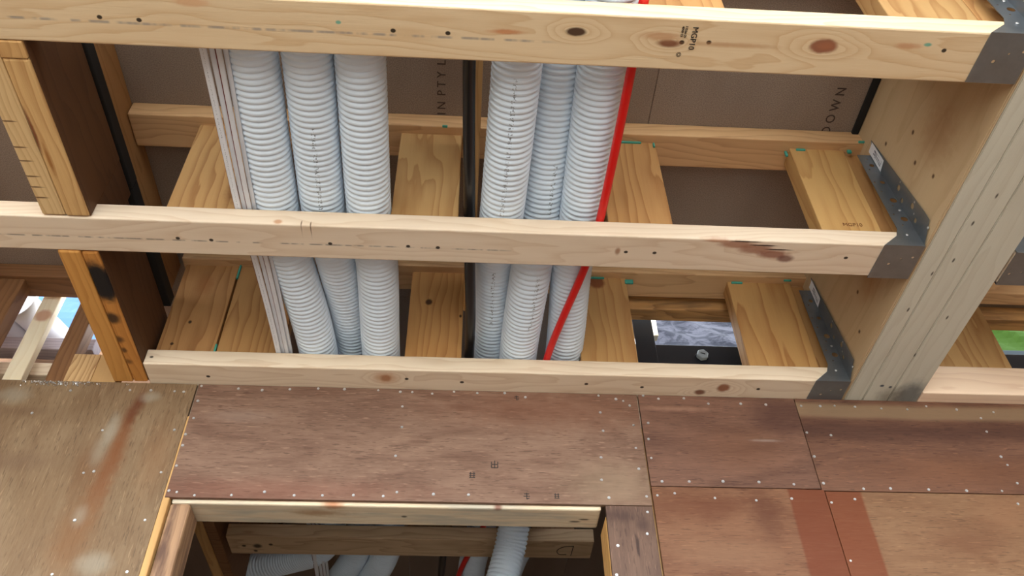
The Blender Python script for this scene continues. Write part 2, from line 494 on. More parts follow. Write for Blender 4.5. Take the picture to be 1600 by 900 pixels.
sheet(.4165, .797, 1.0, 1.249, lambda c: plywood('plywood_dark_left', srgb(118, 88, 74), srgb(80, 54, 44), 'X', .6, c=c, seed=9, k=(.95, .86, .76), spots=[
    (.75, YW, 1.19, .075, .1, .05, srgb(70, 44, 40), .35, .5), (.64, YW, 1.1, .1, .1, .05, srgb(108, 74, 54), .9, .5), (.70, YW, 1.125, .03, .1, .003, srgb(160, 150, 146), .9, .4),
    (.5, YW, 1.21, .08, .1, .006, srgb(160, 126, 108), .9, .5)]),
    [(.429, 1.246), (.465, 1.238), (.527, 1.241), (.584, 1.227), (.663, 1.229), (.724, 1.228), (.431, 1.167), (.426, 1.122), (.426, 1.071), (.442, 1.011), (.503, 1.012), (.579, 1.014), (.66, 1.014), (.738, 1.01)])
sheet(.7985, 2.3, .996, 1.249, lambda c: plywood('plywood_dark_right', srgb(114, 82, 66), srgb(76, 50, 40), 'X', .6, c=c, seed=13, k=(.92, .83, .72), bands=[(2, 1.195, 1.235, .008, srgb(136, 116, 94), .75), (2, 1.135, 1.185, .02, srgb(62, 38, 34), .6)], spots=[
    (1.15, YW, 1.05, .2, .1, .04, srgb(112, 74, 50), .9, .5)]),
    [(.81, 1.227), (.857, 1.228), (.893, 1.23), (.943, 1.228), (1.007, 1.225), (1.071, 1.224), (1.122, 1.235), (1.195, 1.227), (1.285, 1.222), (1.246, 1.203), (1.244, 1.164), (1.249, 1.094),
     (1.255, 1.072), (1.257, 1.024), (.894, 1.002), (.956, 1.004), (1.043, 1.003), (1.13, 1.002), (1.212, 1.003), (.86, 1.144), (.804, 1.15), (.804, 1.084), (.806, 1.014)])
ORB = srgb(142, 72, 34)
sheet(.4165, .803, -CZ, .998, lambda c: plywood('plywood_orange_left', srgb(170, 126, 92), srgb(136, 88, 58), 'X', .7, c=c, seed=17, sc=1.6, k=(.46, .41, .39), bands=[(0, .719, .9, .004, ORB, .85)], spots=[
    (.66, YW, .93, .03, .1, .05, srgb(112, 64, 38), .9, .6), (.5, YW, .95, .1, .1, .03, srgb(134, 80, 48), .9, .6), (.55, YW, .84, .1, .1, .03, srgb(178, 140, 106), .9, .5)]),
    [(.427, .976), (.466, .982), (.553, .972), (.644, .968), (.724, .974)])
sheet(.8045, 2.3, -CZ, .994, lambda c: plywood('plywood_orange_right', srgb(172, 134, 98), srgb(140, 98, 66), 'X', .6, c=c, seed=23, sc=1.4, k=(.50, .46, .44), bands=[(0, .7, .884, .004, ORB, .85)], spots=[
    (1.2, YW, .95, .06, .1, .04, srgb(170, 122, 86), .9, .5), (1.08, YW, .88, .09, .1, .03, srgb(136, 90, 60), .9, .5)]),
    [(.866, .975), (.811, .966), (.813, .83), (1.235, .971)])
# strip of ply on the right jamb
strip = sheet(.311, .412, -CZ, .949, lambda c: plywood('plywood_jamb_strip', srgb(128, 98, 80), srgb(92, 66, 54), 'Z', .6, c=c, seed=31, spots=[
    (.345, YW, .925, .03, .1, .012, srgb(70, 46, 40), .9, .6), (.385, YW, .905, .012, .1, .014, srgb(70, 46, 40), .9, .6), (.37, YW, .86, .003, .1, .02, srgb(54, 34, 28), .7, .8)]),
    [(.4, .935), (.393, .884), (.328, .856), (.319, .792)])
# the far room is closed in by dark boarded walls
m_far = plywood('far_room_boards', srgb(170, 140, 112), srgb(130, 100, 76), 'X', .5, seed=41)
tag(box('wall_far', -2.64, 2.4, 3.60, 3.63, -CZ, 1.70, m_far, None, 0), kind='structure')
tag(box('wall_left', -2.64, -2.605, -1.8, 3.60, -CZ, 1.70, m_far, None, 0), kind='structure')
tag(box('wall_right', 2.305, 2.34, -2.4, 3.60, -CZ, 1.70, m_far, None, 0), kind='structure')
# framing of the opening
lin_spots = [(-.3, 1.66, .943, .05, .012, .02, srgb(150, 104, 62), .9, .7), (-.27, 1.632, .95, .02, .01, .02, srgb(176, 106, 60), .8, .8), (-.12, 1.67, .943, .006, .004, .01, HOLE, .4, .8),
             (.08, 1.632, .947, .008, .006, .01, KNOT, .6, .8), (.25, 1.68, .943, .012, .003, .01, HOLE, .5, .8), (.27, 1.67, .943, .01, .003, .01, HOLE, .5, .8)]
box('lintel', -.604, .303, 1.630, 1.708, .943, 1.04, lambda c: wood('lintel_pine', srgb(224, 204, 174), srgb(190, 158, 122), 'X', c, 55, .5, .35, lin_spots, grey=srgb(184, 172, 152)), wall, .004)
box('stud', -.645, -.607, 1.622, 1.71, -CZ, 1.16, wood('jamb_stud_pine', srgb(196, 154, 98), srgb(158, 114, 64), 'Z', freq=60), wall)
box('stud', -.605, -.563, 1.629, 1.705, -CZ, .9425, wood('jamb_stud_brown', srgb(164, 128, 96), srgb(104, 74, 54), 'Z', freq=50, contrast=.5, grey=srgb(92, 66, 52)), wall, .006)
box('stud', .310, .39, 1.6295, 1.710, -CZ, .93, wood('jamb_stud_split', srgb(220, 172, 104), srgb(170, 116, 60), 'Z', freq=60), wall, .004)
box('stud', .392, .437, 1.630, 1.715, -CZ, 1.16, m_web, wall)
box('stud', .775, .82, 1.630, 1.715, -CZ, 1.16, m_pineZ, wall)
box('stud', -1.09, -1.045, 1.630, 1.715, -CZ, 1.16, m_pineZ, wall)
box('top_plate', -2.2, 2.3, 1.631, 1.715, 1.162, 1.207, m_pine, wall)
box('top_plate', -2.2, 2.3, 1.631, 1.715, 1.2075, 1.2475, m_pine, wall)
box('stud', -.33, -.285, 1.632, 1.715, 1.04, 1.16, m_pineZ, wall)

# ------------------------------------------------------------------ floor trusses
DZ0, DZ1, TZ0, TZ1 = 1.25, 1.293, 1.597, 1.6415
def truss(label, x0, x1, yn, webs, bmat, width=.09, tx=None, tmat=None, glue=(), group='floor trusses overhead', endblock=True, wy=.0225, zb=(DZ0, DZ1)):
    t = thing('floor_truss', ((x0 + x1) / 2, yn + width / 2, zb[0]), label, 'truss', group)
    box('bottom_chord', x0, x1, yn, yn + width, zb[0], zb[1], bmat, t, .003)
    tx = tx or (x0, x1)
    box('top_chord', tx[0], tx[1], yn, yn + width, TZ0, TZ1, tmat or m_top, t, .003)
    for i, (a, b, m) in enumerate(webs):
        box('web', a, b, yn + wy, yn + wy + .045, zb[1] - .001, TZ0 + .001, m, t, .002)
    for (x, z, sx, sz, yy) in glue:
        place('glue_bead', bm_mesh(box_bm(sx, .006, sz, .003)), (x, yn + yy, z), m_glue, t)
    return t

def hole(x, y, z=DZ0, r=.0036): return (x, y, z, r * 1.15, r, r, HOLE, .25, .95)
c0 = lambda c: wood('chord_pine_near', srgb(228, 202, 164), srgb(198, 156, 108), 'X', c, 60, .5, .25, [hole(x, y) for x, y in
        ((-.587, .694), (-.527, .696), (-.13, .694), (-.043, .694), (.335, .691), (.379, .689), (.769, .684), (.844, .682))] + [
        (.162, .681, DZ0, .016, .0075, .02, srgb(64, 36, 22), .25, .95), (.568, .686, DZ0, .022, .013, .02, srgb(138, 76, 52), .25, .9), (.572, .686, DZ0, .013, .007, .02, srgb(166, 104, 72), .7, .7),
        (.314, .694, DZ0, .018, .007, .012, srgb(120, 66, 40), .4, .9), (.30, .682, DZ0, .03, .007, .02, srgb(196, 150, 110), .5, .8), (.42, .692, DZ0, .06, .004, .02, srgb(180, 130, 86), .7, .6),
        (-.216, .684, DZ0, .004, .003, .01, GLUE, .4, .8), (.738, .675, DZ0, .006, .003, .01, GLUE, .4, .8), (.05, .687, DZ0, .025, .004, .02, srgb(190, 112, 62), .6, .7),
        (.705, .679, DZ0, .02, .005, .02, srgb(196, 140, 100), .6, .7), (-.44, .662, DZ0, .025, .007, .02, srgb(214, 168, 128), .4, .8)],
        (1, .7015, .0022, .1, srgb(150, 140, 132)), centre=(.02, .075), knots=[(.568, .686, DZ0, .02), (.162, .681, DZ0, .014), (.31, .69, DZ0, .014)])
c1 = lambda c: wood('chord_pine_middle', srgb(226, 206, 182), srgb(194, 160, 124), 'X', c, 64, .4, .25, [hole(x, y) for x, y in
        ((-.567, 1.16), (-.503, 1.162), (-.272, 1.161), (-.119, 1.161), (-.06, 1.162), (.316, 1.157), (.374, 1.157), (.766, 1.153))] + [
        (.495, 1.119, DZ0, .03, .004, .012, srgb(176, 122, 90), .5, .7), (.535, 1.127, DZ0, .035, .009, .012, srgb(160, 106, 80), .4, .8), (.575, 1.138, DZ0, .035, .012, .02, srgb(150, 96, 72), .4, .8), (.615, 1.150, DZ0, .03, .011, .02, srgb(140, 86, 66), .4, .85),
        (.642, 1.161, DZ0, .016, .009, .02, srgb(110, 64, 56), .4, .8), (.55, 1.1185, DZ0, .030, .0017, .01, srgb(50, 26, 20), .4, .95), (.588, 1.127, DZ0, .028, .0019, .01, srgb(50, 26, 20), .4, .95), (.622, 1.137, DZ0, .026, .0019, .01, srgb(50, 26, 20), .4, .95),
        (.299, 1.156, DZ0, .005, .009, .01, srgb(150, 104, 74), .5, .8),
        (-.369, 1.115, 1.258, .008, .02, .006, srgb(186, 130, 90), .5, .8), (-.324, 1.115, 1.256, .0012, .03, .007, srgb(90, 60, 40), .5, .8), (-.306, 1.115, 1.254, .0012, .03, .007, srgb(90, 60, 40), .5, .8)],
        (1, 1.1645, .0017, .06, srgb(120, 112, 104)), centre=(.04, .09), seed=5)
c2 = lambda c: wood('chord_pine_far', srgb(228, 208, 182), srgb(194, 160, 124), 'X', c, 60, .45, .22, [hole(x, y, r=.004) for x, y in
        ((-.591, 1.592), (-.134, 1.583), (-.005, 1.59), (.288, 1.585), (.422, 1.592), (.702, 1.588))] + [
        (-.182, 1.582, DZ0, .012, .011, .02, KNOT, .4, .9), (-.182, 1.582, DZ0, .026, .02, .02, srgb(190, 140, 100), .5, .6), (.617, 1.587, DZ0, .015, .014, .02, srgb(140, 84, 56), .35, .9),
        (.564, 1.606, DZ0, .013, .009, .02, srgb(110, 62, 42), .4, .9), (-.715, 1.551, 1.27, .004, .01, .003, HOLE, .4, .9)], centre=(.03, .07), seed=9, knots=[(-.182, 1.582, DZ0, .015), (.617, 1.587, DZ0, .016), (.564, 1.606, DZ0, .012)])
RE = .914
webs_std = [(-.158, -.022, m_web), (.284, .418, m_web2)]
g1 = [(.755, 1.592, .022, .006, .022), (.722, 1.586, .006, .018, .03), (.868, 1.590, .010, .010, .02), (.895, 1.600, .02, .005, -.001), (.36, 1.593, .05, .004, .021), (.413, 1.585, .004, .014, .02),
      (-.06, 1.594, .012, .004, -.002)]
t0 = truss('nearest pine floor truss, running along the top edge with the printed grade stamp', -1.5, RE, .649, [(-.6, -.43, m_web), (-.158, -.022, m_web), (.284, .418, m_web2), (.70, .857, m_web), (.858, .905, m_web2)], c0, .093)
t1 = truss('middle pine floor truss crossing the whole picture with a long brown gouge', -1.5, RE, 1.115,
           [(-.602, -.43, wood('web_dark_knot', srgb(192, 150, 98), srgb(148, 100, 58), 'Z', freq=44, contrast=.8, spots=[(-.47, 1.137, 1.38, .02, .05, .04, srgb(84, 46, 20), .7, .95), (-.49, 1.137, 1.43, .002, .02, .003, HOLE, .4, .9)], c=(-.516, 1.16, 1.445))),
            (-.158, -.022, m_web), (.284, .418, m_web2), (-1.42, -1.16, m_web)], c1, .087, glue=g1, tx=(-.755, RE))
e = box('web', .730, .857, 1.1375, 1.1825, 1.292, 1.598, wood('web_stamped', srgb(200, 158, 100), srgb(162, 112, 60), 'Z', freq=40, contrast=.7, centre=(.06, .03)), t1, .002)
place('print', text_mesh('MGP10', .014), (.80, 1.137, 1.335), plain('brown_stamp_ink', srgb(120, 70, 34), .8), e, (math.pi / 2, 0, 0))
box('end_block', .8585, .906, 1.150, 1.195, 1.292, 1.598, m_web2, t1)
g2 = [(-.584, 1.575, .005, .05, .021), (-.586, 1.31, .005, .04, .021), (.335, 1.593, .05, .004, .02), (.425, 1.583, .022, .014, .021), (.715, 1.592, .03, .006, .021), (.85, 1.596, .02, .004, .01)]
t2 = truss('far pine floor truss sitting on the plywood wall, its glue lines green', -.730, RE, 1.551,
           [(-.722, -.588, wood('web_ringed_knot', srgb(182, 134, 84), srgb(136, 88, 50), 'Z', freq=46, contrast=.8, spots=[(-.66, 1.5735, 1.53, .02, .03, .03, srgb(150, 92, 50), .6, .5), (-.665, 1.5735, 1.40, .004, .02, .005, HOLE, .4, .9), (-.69, 1.5735, 1.33, .004, .02, .004, HOLE, .4, .9)], c=(-.655, 1.596, 1.445))),
            (-.583, -.431, m_web2),
            (-.143, -.008, wood('web_with_dark_knot', srgb(192, 142, 86), srgb(150, 96, 52), 'Z', freq=44, contrast=.7, spots=[(-.095, 1.5735, 1.49, .008, .03, .010, srgb(60, 34, 20), .35, .95), (-.014, 1.5735, 1.445, .003, .02, .005, HOLE, .4, .9)], c=(-.0755, 1.596, 1.445))),
            (.280, .418, wood('web_with_red_knot', srgb(190, 146, 92), srgb(154, 102, 56), 'Z', freq=36, contrast=.7, spots=[(.338, 1.5735, 1.58, .022, .03, .022, srgb(120, 62, 34), .3, .9)], c=(.349, 1.596, 1.445))),
            (.690, .862, wood('web_wide_grain', srgb(198, 152, 94), srgb(158, 104, 56), 'Z', freq=30, contrast=.85, centre=(.09, .05)))], c2, .09, glue=g2)
box('end_block', .8635, .908, 1.585, 1.630, 1.292, 1.598, m_web2, t2)
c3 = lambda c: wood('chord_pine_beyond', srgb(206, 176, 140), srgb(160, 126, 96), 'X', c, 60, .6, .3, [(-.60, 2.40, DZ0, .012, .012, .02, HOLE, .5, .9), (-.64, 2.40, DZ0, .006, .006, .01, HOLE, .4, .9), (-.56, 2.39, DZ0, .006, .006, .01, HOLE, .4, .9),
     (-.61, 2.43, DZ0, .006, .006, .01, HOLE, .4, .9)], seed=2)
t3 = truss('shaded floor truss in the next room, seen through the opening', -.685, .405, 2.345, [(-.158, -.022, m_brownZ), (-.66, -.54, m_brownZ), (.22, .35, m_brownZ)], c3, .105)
pen = sweep('pen_mark', [(.345, 2.37, DZ0 - .0005), (.343, 2.43, DZ0 - .0005)], .0012, m_ink, t3.children[0], seg=6, step=.01)
pen = sweep('pen_mark', [(.346, 2.372, DZ0 - .0005), (.315, 2.378, DZ0 - .0005), (.298, 2.40, DZ0 - .0005), (.306, 2.424, DZ0 - .0005), (.33, 2.425, DZ0 - .0005)], .0012, m_ink, t3.children[0], seg=6, step=.005)
t4 = truss('short truss piece right of the big beam, at its far end', 1.105, 2.2, 1.585, [(1.15, 1.365, m_web)], lambda c: wood('chord_pinkish', srgb(240, 212, 184), srgb(206, 164, 134), 'X', c, 50, .4), .045, zb=(1.249, 1.335), wy=.0)
t5 = truss('short truss piece right of the big beam, halfway along', 1.109, 2.2, 1.125, [(1.3, 1.44, m_web2)], c1, .087)
t6 = thing('floor_truss', (-1.4, 1.67, 1.6), 'truss piece behind the two burnt timbers on the left', 'truss', 'floor trusses overhead')
box('top_chord', -2.0, -.805, 1.633, 1.712, TZ0, TZ1, m_brownX, t6, .003)
box('web', -1.35, -1.15, 1.645, 1.69, 1.2485, TZ0 + .001, m_brownZ, t6)

# grade stamp on the nearest chord
ch0 = t0.children[0]
place('print', text_mesh('MGP10', .0135), (.352, .683, DZ0 - .0005), m_ink, ch0, (math.pi, 0, -math.pi / 2 + math.pi))
place('print', text_mesh('11566-25\n4050-1X', .0055), (.335, .672, DZ0 - .0005), m_ink, ch0, (math.pi, 0, math.pi / 2))
bm = bmesh.new()
for r in (.0042, .0024):
    a = [bm.verts.new((r * math.cos(k * .3927), r * math.sin(k * .3927), 0)) for k in range(16)]
    b = [bm.verts.new(((r - .0008) * math.cos(k * .3927), (r - .0008) * math.sin(k * .3927), 0)) for k in range(16)]
    for k in range(16): bm.faces.new((a[k], a[(k + 1) % 16], b[(k + 1) % 16], b[k]))
place('round_stamp', bm_mesh(bm), (.334, .713, DZ0 - .0006), m_ink, ch0)

# ------------------------------------------------------------------ big laminated beam on the right, beam pieces on the left
bR = thing('laminated_beam', (1.01, 1.0, 1.25), 'large pale laminated beam running up the right side, hangers fixed to it', 'beam')
plies = [(.918, .9245, .896), (.925, .968, .904), (.9685, 1.03, .95), (1.0305, 1.104, 1.02)]
BRL, BRD = srgb(204, 200, 184), srgb(172, 162, 142)
for i, (a, b, ta) in enumerate(plies):
    sp = [(.996, 1.564, DZ0, .005, .004, .01, srgb(30, 50, 70), .4, .9), (1.018, 1.568, DZ0, .004, .004, .01, srgb(30, 50, 70), .4, .9),
          (1.075, 1.60, DZ0, .035, .05, .02, srgb(70, 74, 80), .5, .75), (1.03, 1.61, DZ0, .03, .035, .02, srgb(110, 100, 86), .7, .6)] + \
         [(x, y, DZ0, .0022, .006, .01, HOLE, .5, .85) for x, y in ((.955, 1.30), (.962, 1.19), (.99, 1.15), (1.05, 1.32), (.985, 1.05), (1.0, .98), (1.03, 1.45))]
    if i == 0:
        sp = [(.91, y, z, .03, .005, .004, srgb(70, 46, 28), .5, .9) for y, z in ((.98, 1.45), (1.06, 1.52), (1.02, 1.40), (1.38, 1.38), (1.44, 1.31), (1.42, 1.52), (1.0, 1.33), (1.33, 1.47))]
        sp += [(.91, .93, 1.37, .03, .05, .05, srgb(150, 108, 66), .9, .5), (.91, 1.3, 1.36, .03, .06, .03, srgb(166, 120, 72), .9, .5)]
    m = (lambda c, i=i, sp=sp: wood('beam_ply_%d' % i, BRL if i else srgb(196, 172, 136), BRD if i else srgb(160, 132, 96), 'Y', c, 34, .3, .3, sp, centre=(.3, .02) if i == 0 else (.02, .2), seed=i))
    top_b = plies[i + 1][2] - .0005 if i < 3 else 1.095
    hexa('ply', (a, b, .15, 1.7), (ta, top_b, .15, 1.7), 1.2514 - i * .0006, 1.6405, m, bR)
tag(box('sealing_strip', .880, .8955, .52, 1.64, 1.6315, 1.6412, m_membrane), 'thin black sealing strip along the top of the large right beam', 'strip')

def beam_ply(name, x0, x1, y0, y1, z0, z1, mat, parent): return box(name, x0, x1, y0, y1, z0, z1, mat, parent, .004)
bA = thing('blocking_beam', (-.765, .95, 1.25), 'pale rough two-ply beam with saw notches and a split, upper left', 'beam')
notch = [(-.80, y, DZ0, .014, .0016, .02, srgb(96, 62, 36), .5, .9) for y in (.90, .955, .985, 1.02, 1.045, 1.07)]
beam_ply('ply', -.8105, -.7665, .742, 1.113, 1.252, 1.445, lambda c: wood('beam_notched', srgb(222, 190, 140), srgb(178, 134, 84), 'Y', c, 60, .5, .4, notch), bA)
beam_ply('ply', -.7655, -.7225, .776, 1.1125, 1.2503, 1.432, lambda c: wood('beam_split', srgb(214, 174, 118), srgb(164, 112, 62), 'Y', c, 60, .6, .4,
         [(-.764, .92, DZ0, .005, .045, .02, srgb(120, 66, 38), .4, .95), (-.755, .98, DZ0, .003, .03, .01, srgb(150, 96, 44), .6, .8)]), bA)
box('packer', -.7655, -.7225, .743, .775, 1.2495, 1.43, m_pineY, bA)
m_shadeY = wood('side_shade_brown', srgb(92, 62, 40), srgb(62, 38, 24), 'Y', freq=40, contrast=.5)  # dark tone paints in the shade on the left beams' right-hand faces
box('side_shade_board', -.722, -.7202, .743, 1.113, 1.2545, 1.432, m_shadeY, bA)  # added skin over the pale ply, carries the painted side shade
box('side_shade_board', -.7655, -.7205, 1.1135, 1.2055, 1.2945, 1.432, m_shadeY, bA)
bB = thing('blocking_beam', (-.765, 1.4, 1.25), 'orange two-ply beam with black scorch marks, lower left', 'beam')
burn = [(-.752, 1.288, DZ0, .026, .055, .03, srgb(26, 24, 26), .3, 1.0), (-.742, 1.30, DZ0, .016, .045, .03, srgb(26, 24, 26), .4, .95), (-.757, 1.40, DZ0, .016, .016, .02, srgb(34, 28, 26), .5, .9), (-.760, 1.47, DZ0, .010, .010, .02, srgb(60, 40, 28), .6, .8), (-.759, 1.505, DZ0, .006, .008, .02, srgb(60, 40, 28), .6, .8),
        (-.759, 1.545, DZ0, .008, .008, .02, srgb(80, 50, 30), .6, .7)]
beam_ply('ply', -.811, -.7665, 1.2035, 1.6185, 1.2485, 1.445, lambda c: wood('beam_orange', srgb(206, 150, 80), srgb(164, 104, 46), 'Y', c, 60, .5, .3), bB)
beam_ply('ply', -.7655, -.7335, 1.206, 1.6185, 1.2500, 1.432, lambda c: wood('beam_scorched', srgb(198, 136, 68), srgb(150, 92, 40), 'Y', c, 60, .5, .3, burn), bB)
box('side_shade_board', -.733, -.7312, 1.206, 1.6185, 1.2545, 1.432, m_shadeY, bB)  # same added skin, shade painted on the scorched beam's side
bC = thing('blocking_beam', (-.74, 2.2, 1.25), 'dark beam in the next room behind the left side of the opening', 'beam')
beam_ply('ply', -.770, -.738, 1.725, 2.75, 1.25, 1.44, m_pineY, bC)
beam_ply('ply', -.737, -.705, 1.725, 2.75, 1.2506, 1.44, m_brownX, bC)
tag(box('damp_proof_strip', -.80, -.7215, .745, 1.203, 1.4475, 1.482, m_membrane), 'black membrane strip on top of the pale notched beam', 'strip')
tag(box('damp_proof_strip', -.80, -.7225, 1.2035, 1.5725, 1.4475, 1.482, m_membrane), 'black membrane strip on top of the scorched orange beam', 'strip')
tag(box('ledger_batten', -.80, -.757, .745, 1.62, 1.54, 1.6405, m_pineYd), 'pine batten under the flooring above the notched and scorched beams', 'batten')

# ------------------------------------------------------------------ joist hangers
h = thing('joist_hanger', (.9155, 1.113, 1.25), 'galvanised joist hanger under the middle truss, silver with oval holes', 'bracket', 'joist hangers on the large beam')
FX = .9158
def hplate(name, outline, holes, axis, off, thick=.0012):
    me = plate([(u - (.9155 if axis != 'X' else 1.113), v - (1.25 if axis != 'Z' else 1.113)) for u, v in outline],
               [(u - (.9155 if axis != 'X' else 1.113), v - (1.25 if axis != 'Z' else 1.113), r) for u, v, r in holes], thick, axis)
    loc = {'Y': (.9155, off, 1.25), 'X': (off, 1.113, 1.25), 'Z': (.9155, 1.113, off)}[axis]
    return place(name, me, loc, m_galv, h)
hplate('side_plate', [(.832, 1.249), (.9155, 1.249), (.9145, 1.40), (.906, 1.549), (.866, 1.549), (.874, 1.30), (.866, 1.278)],
       [(.897, 1.391, .0075), (.900, 1.331, .0075), (.893, 1.452, .0055), (.888, 1.511, .0055), (.884, 1.533, .002), (.878, 1.496, .002), (.875, 1.451, .002), (.881, 1.42, .002), (.890, 1.374, .002),
        (.882, 1.345, .002), (.89, 1.312, .002)], 'Y', 1.1128)
hplate('far_side_plate', [(.832, 1.249), (.9155, 1.249), (.908, 1.549), (.866, 1.549), (.874, 1.30)], [], 'Y', 1.2045)
hplate('seat', [(.832, 1.1128), (.9155, 1.1128), (.9155, 1.2055), (.829, 1.2055)], [(.859, 1.165, .0032), (.879, 1.15, .002), (.902, 1.145, .003)], 'Z', 1.2485)
fl = hplate('flange', [(1.1135, 1.253), (1.066, 1.276), (1.066, 1.30), (1.088, 1.571), (1.1135, 1.549)],
       [(1.092, 1.408, .0068), (1.086, 1.341, .0068), (1.103, 1.379, .0055), (1.100, 1.312, .0055)], 'X', FX)
# the flange follows the lean of the beam face
for n_, ch in ((c.name, c) for c in list(h.children)):
    if n_.startswith('flange'): ch.rotation_euler = (0, -.0567, 0); ch.location.x -= .0016
def sticker_mat():
    nb = NB('label_sticker')
    s = nb.xyz(nb.obj())
    bars = nb.math('GREATER_THAN', nb.noise(nb.vm('MULTIPLY', nb.obj(), (1, 500, 30)), 1, 1), .52)
    box_ = nb.math('MULTIPLY', nb.math('LESS_THAN', nb.math('ABSOLUTE', s[1]), .007), nb.math('LESS_THAN', nb.math('ABSOLUTE', nb.math('ADD', s[2], .005)), .022))
    return nb.done(nb.mix(nb.math('MULTIPLY', bars, box_), srgb(226, 228, 232), srgb(70, 80, 100)), .5)
place('sticker', plate([(-.012, .038), (.012, .036), (.013, -.036), (-.013, -.030)], [], .0004, 'X'), (.897, 1.0985, 1.523), sticker_mat(), h, (0, -.0567, 0))
def dome(r):
    bm = bmesh.new(); bmesh.ops.create_uvsphere(bm, u_segments=10, v_segments=6, radius=r); bmesh.ops.scale(bm, vec=(1, 1, .5), verts=bm.verts)
    return bm_mesh(bm, 'nail_head')
DM = dome(.0032)
for (x, y, z, ry) in ((.9062, 1.079, 1.411, 1), (.911, 1.093, 1.325, 1), (.910, 1.075, 1.34, 1), (.9138, 1.081, 1.268, 1)):
    place('nail_head', DM, (x, y, z), m_nail, h, (0, math.pi / 2, 0), True)
for (x, z) in ((.888, 1.281), (.899, 1.358)):
    place('nail_head', DM, (x, 1.112, z), m_nail, h, rx90, True)
def move(o, dx, dy, dz, label):
    o.location += Vector((dx, dy, dz)); ORG[o] += Vector((dx, dy, dz)); o['label'] = label
move(copy_tree(h), -.001, .4362, 0, 'galvanised joist hanger under the far truss, just above the plywood wall')
h0 = copy_tree(h); move(h0, 0, -.466, 0, 'galvanised joist hanger in the top right corner, under the nearest truss')
h3 = copy_tree(h); h3.rotation_euler = (0, 0, math.pi); move(h3, .1935, .101, 0, 'galvanised joist hanger on the right side of the large beam')
for ch in list(h3.children):
    if ch.name.startswith('flange') or ch.name.startswith('sticker'): bpy.data.objects.remove(ch)

# ------------------------------------------------------------------ white corrugated ducts
R_ = .0455
PT = .0125
def duct(label, pts, u0, rng_, r=R_):
    o = sweep('corrugated_duct', pts, r, duct_mat('white_duct_plastic', u0, rng_), seg=32, pitch=PT)
    return tag(o, label, 'duct', 'white corrugated ducts overhead')
zc = 1.2945 + R_
duct('white corrugated duct beside the flat cables, leftmost of the left three', [(-.384, .52, zc), (-.386, .81, zc), (-.390, 1.16, zc), (-.376, 1.31, zc), (-.352, 1.6, zc), (-.365, 2.0, zc), (-.392, 2.4, zc), (-.44, 2.58, zc), (-.56, 2.72, zc + .03), (-.74, 2.82, zc + .04)], .78, [(0, .01)])
duct('white corrugated duct in the middle of the left three', [(-.290, .52, zc + .004), (-.291, .81, zc + .004), (-.298, 1.16, zc + .010), (-.286, 1.31, zc + .022), (-.277, 1.6, zc + .060), (-.284, 2.0, zc + .052), (-.305, 2.4, zc + .03), (-.325, 2.62, zc + .035), (-.40, 2.85, zc + .045), (-.52, 3.1, zc + .045)], .765, [(.4, .62), (.68, .72)])
duct('white corrugated duct at the right of the left three, next to bare timber', [(-.197, .52, zc), (-.199, .81, zc), (-.204, 1.16, zc), (-.196, 1.31, zc), (-.202, 1.6, zc), (-.205, 2.0, zc), (-.215, 2.4, zc), (-.24, 2.62, zc), (-.32, 2.86, zc), (-.44, 3.1, zc)], .74, [(.0, .01)])
duct('white corrugated duct beside the black pipe, leftmost of the right three', [(.078, .52, zc + .002), (.076, .81, zc + .002), (.066, 1.16, zc + .002), (.061, 1.31, zc + .048), (.064, 1.6, zc + .063), (.066, 2.0, zc + .055), (.07, 2.4, zc + .01), (.045, 2.7, zc), (.04, 3.1, zc)], .74, [(.28, .62), (.8, 1.0)])
duct('white corrugated duct in the middle of the right three, dropping down behind the opening', [(.155, .52, zc + .060), (.155, .81, zc + .058), (.151, 1.16, zc + .046), (.139, 1.31, zc + .004), (.129, 1.6, zc), (.14, 1.9, zc - .005), (.162, 2.13, zc - .045), (.150, 2.235, zc - .14), (.125, 2.262, zc - .24), (.09, 2.27, zc - .36), (.05, 2.27, zc - .52)], .80, [(.5, .64), (.78, .95)])
duct('white corrugated duct with the red conduit across it, rightmost of the right three', [(.229, .52, zc + .018), (.230, .81, zc + .018), (.233, 1.16, zc + .018), (.230, 1.31, zc + .018), (.242, 1.6, zc + .018), (.235, 2.0, zc + .018), (.235, 2.4, zc + .03), (.18, 2.7, zc + .02), (.14, 3.1, zc)], .75, [(0, .01)])
# short lengths in the left bay behind the wall line
for i, (dx, dz) in enumerate(((0, 0), (.085, .012))):
    o = sweep('white_pipe', [(-1.29 + dx, 1.76, 1.60 + dz), (-1.255 + dx, 1.85, 1.60 + dz), (-1.222 + dx, 1.945, 1.60 + dz)], .041, m_white, seg=20, step=.03)
    tag(o, ('smooth white pipe behind the pale stud at the left edge, the left of two', 'smooth white pipe behind the pale stud at the left edge, the right of two')[i], 'pipe', 'white pipes at the left edge')

# red conduit, black pipe, timber strip
zr = 1.2935 + .0085
tag(sweep('red_conduit', [(.271, .5, zr), (.272, .77, zr), (.2635, 1.115, zr), (.249, 1.252, zr), (.1955, 1.55, zr), (.187, 1.8, zr), (.10, 2.2, zr), (.06, 2.42, zr), (.02, 2.58, zr - .002), (-.003, 2.72, zr), (-.03, 3.0, zr)], .0085, m_red, step=.02),
    'bright red conduit running under the right-hand duct', 'conduit')
tag(sweep('black_pipe', [(-.008, .5, 1.334), (-.0085, .78, 1.334), (0, 1.13, 1.334), (.004, 1.27, 1.334), (.0105, 1.577, 1.334), (-.01, 2.1, 1.334), (-.05, 2.6, 1.334), (-.07, 3.1, 1.334)], .0118, m_black, step=.03, seg=18),
    'glossy black pipe between the two groups of white ducts', 'pipe')
tag(box('timber_strip', -.008, .0175, .5, 1.55, 1.44, 1.56, m_pineY), 'narrow timber strip on edge above the black pipe', 'timber')
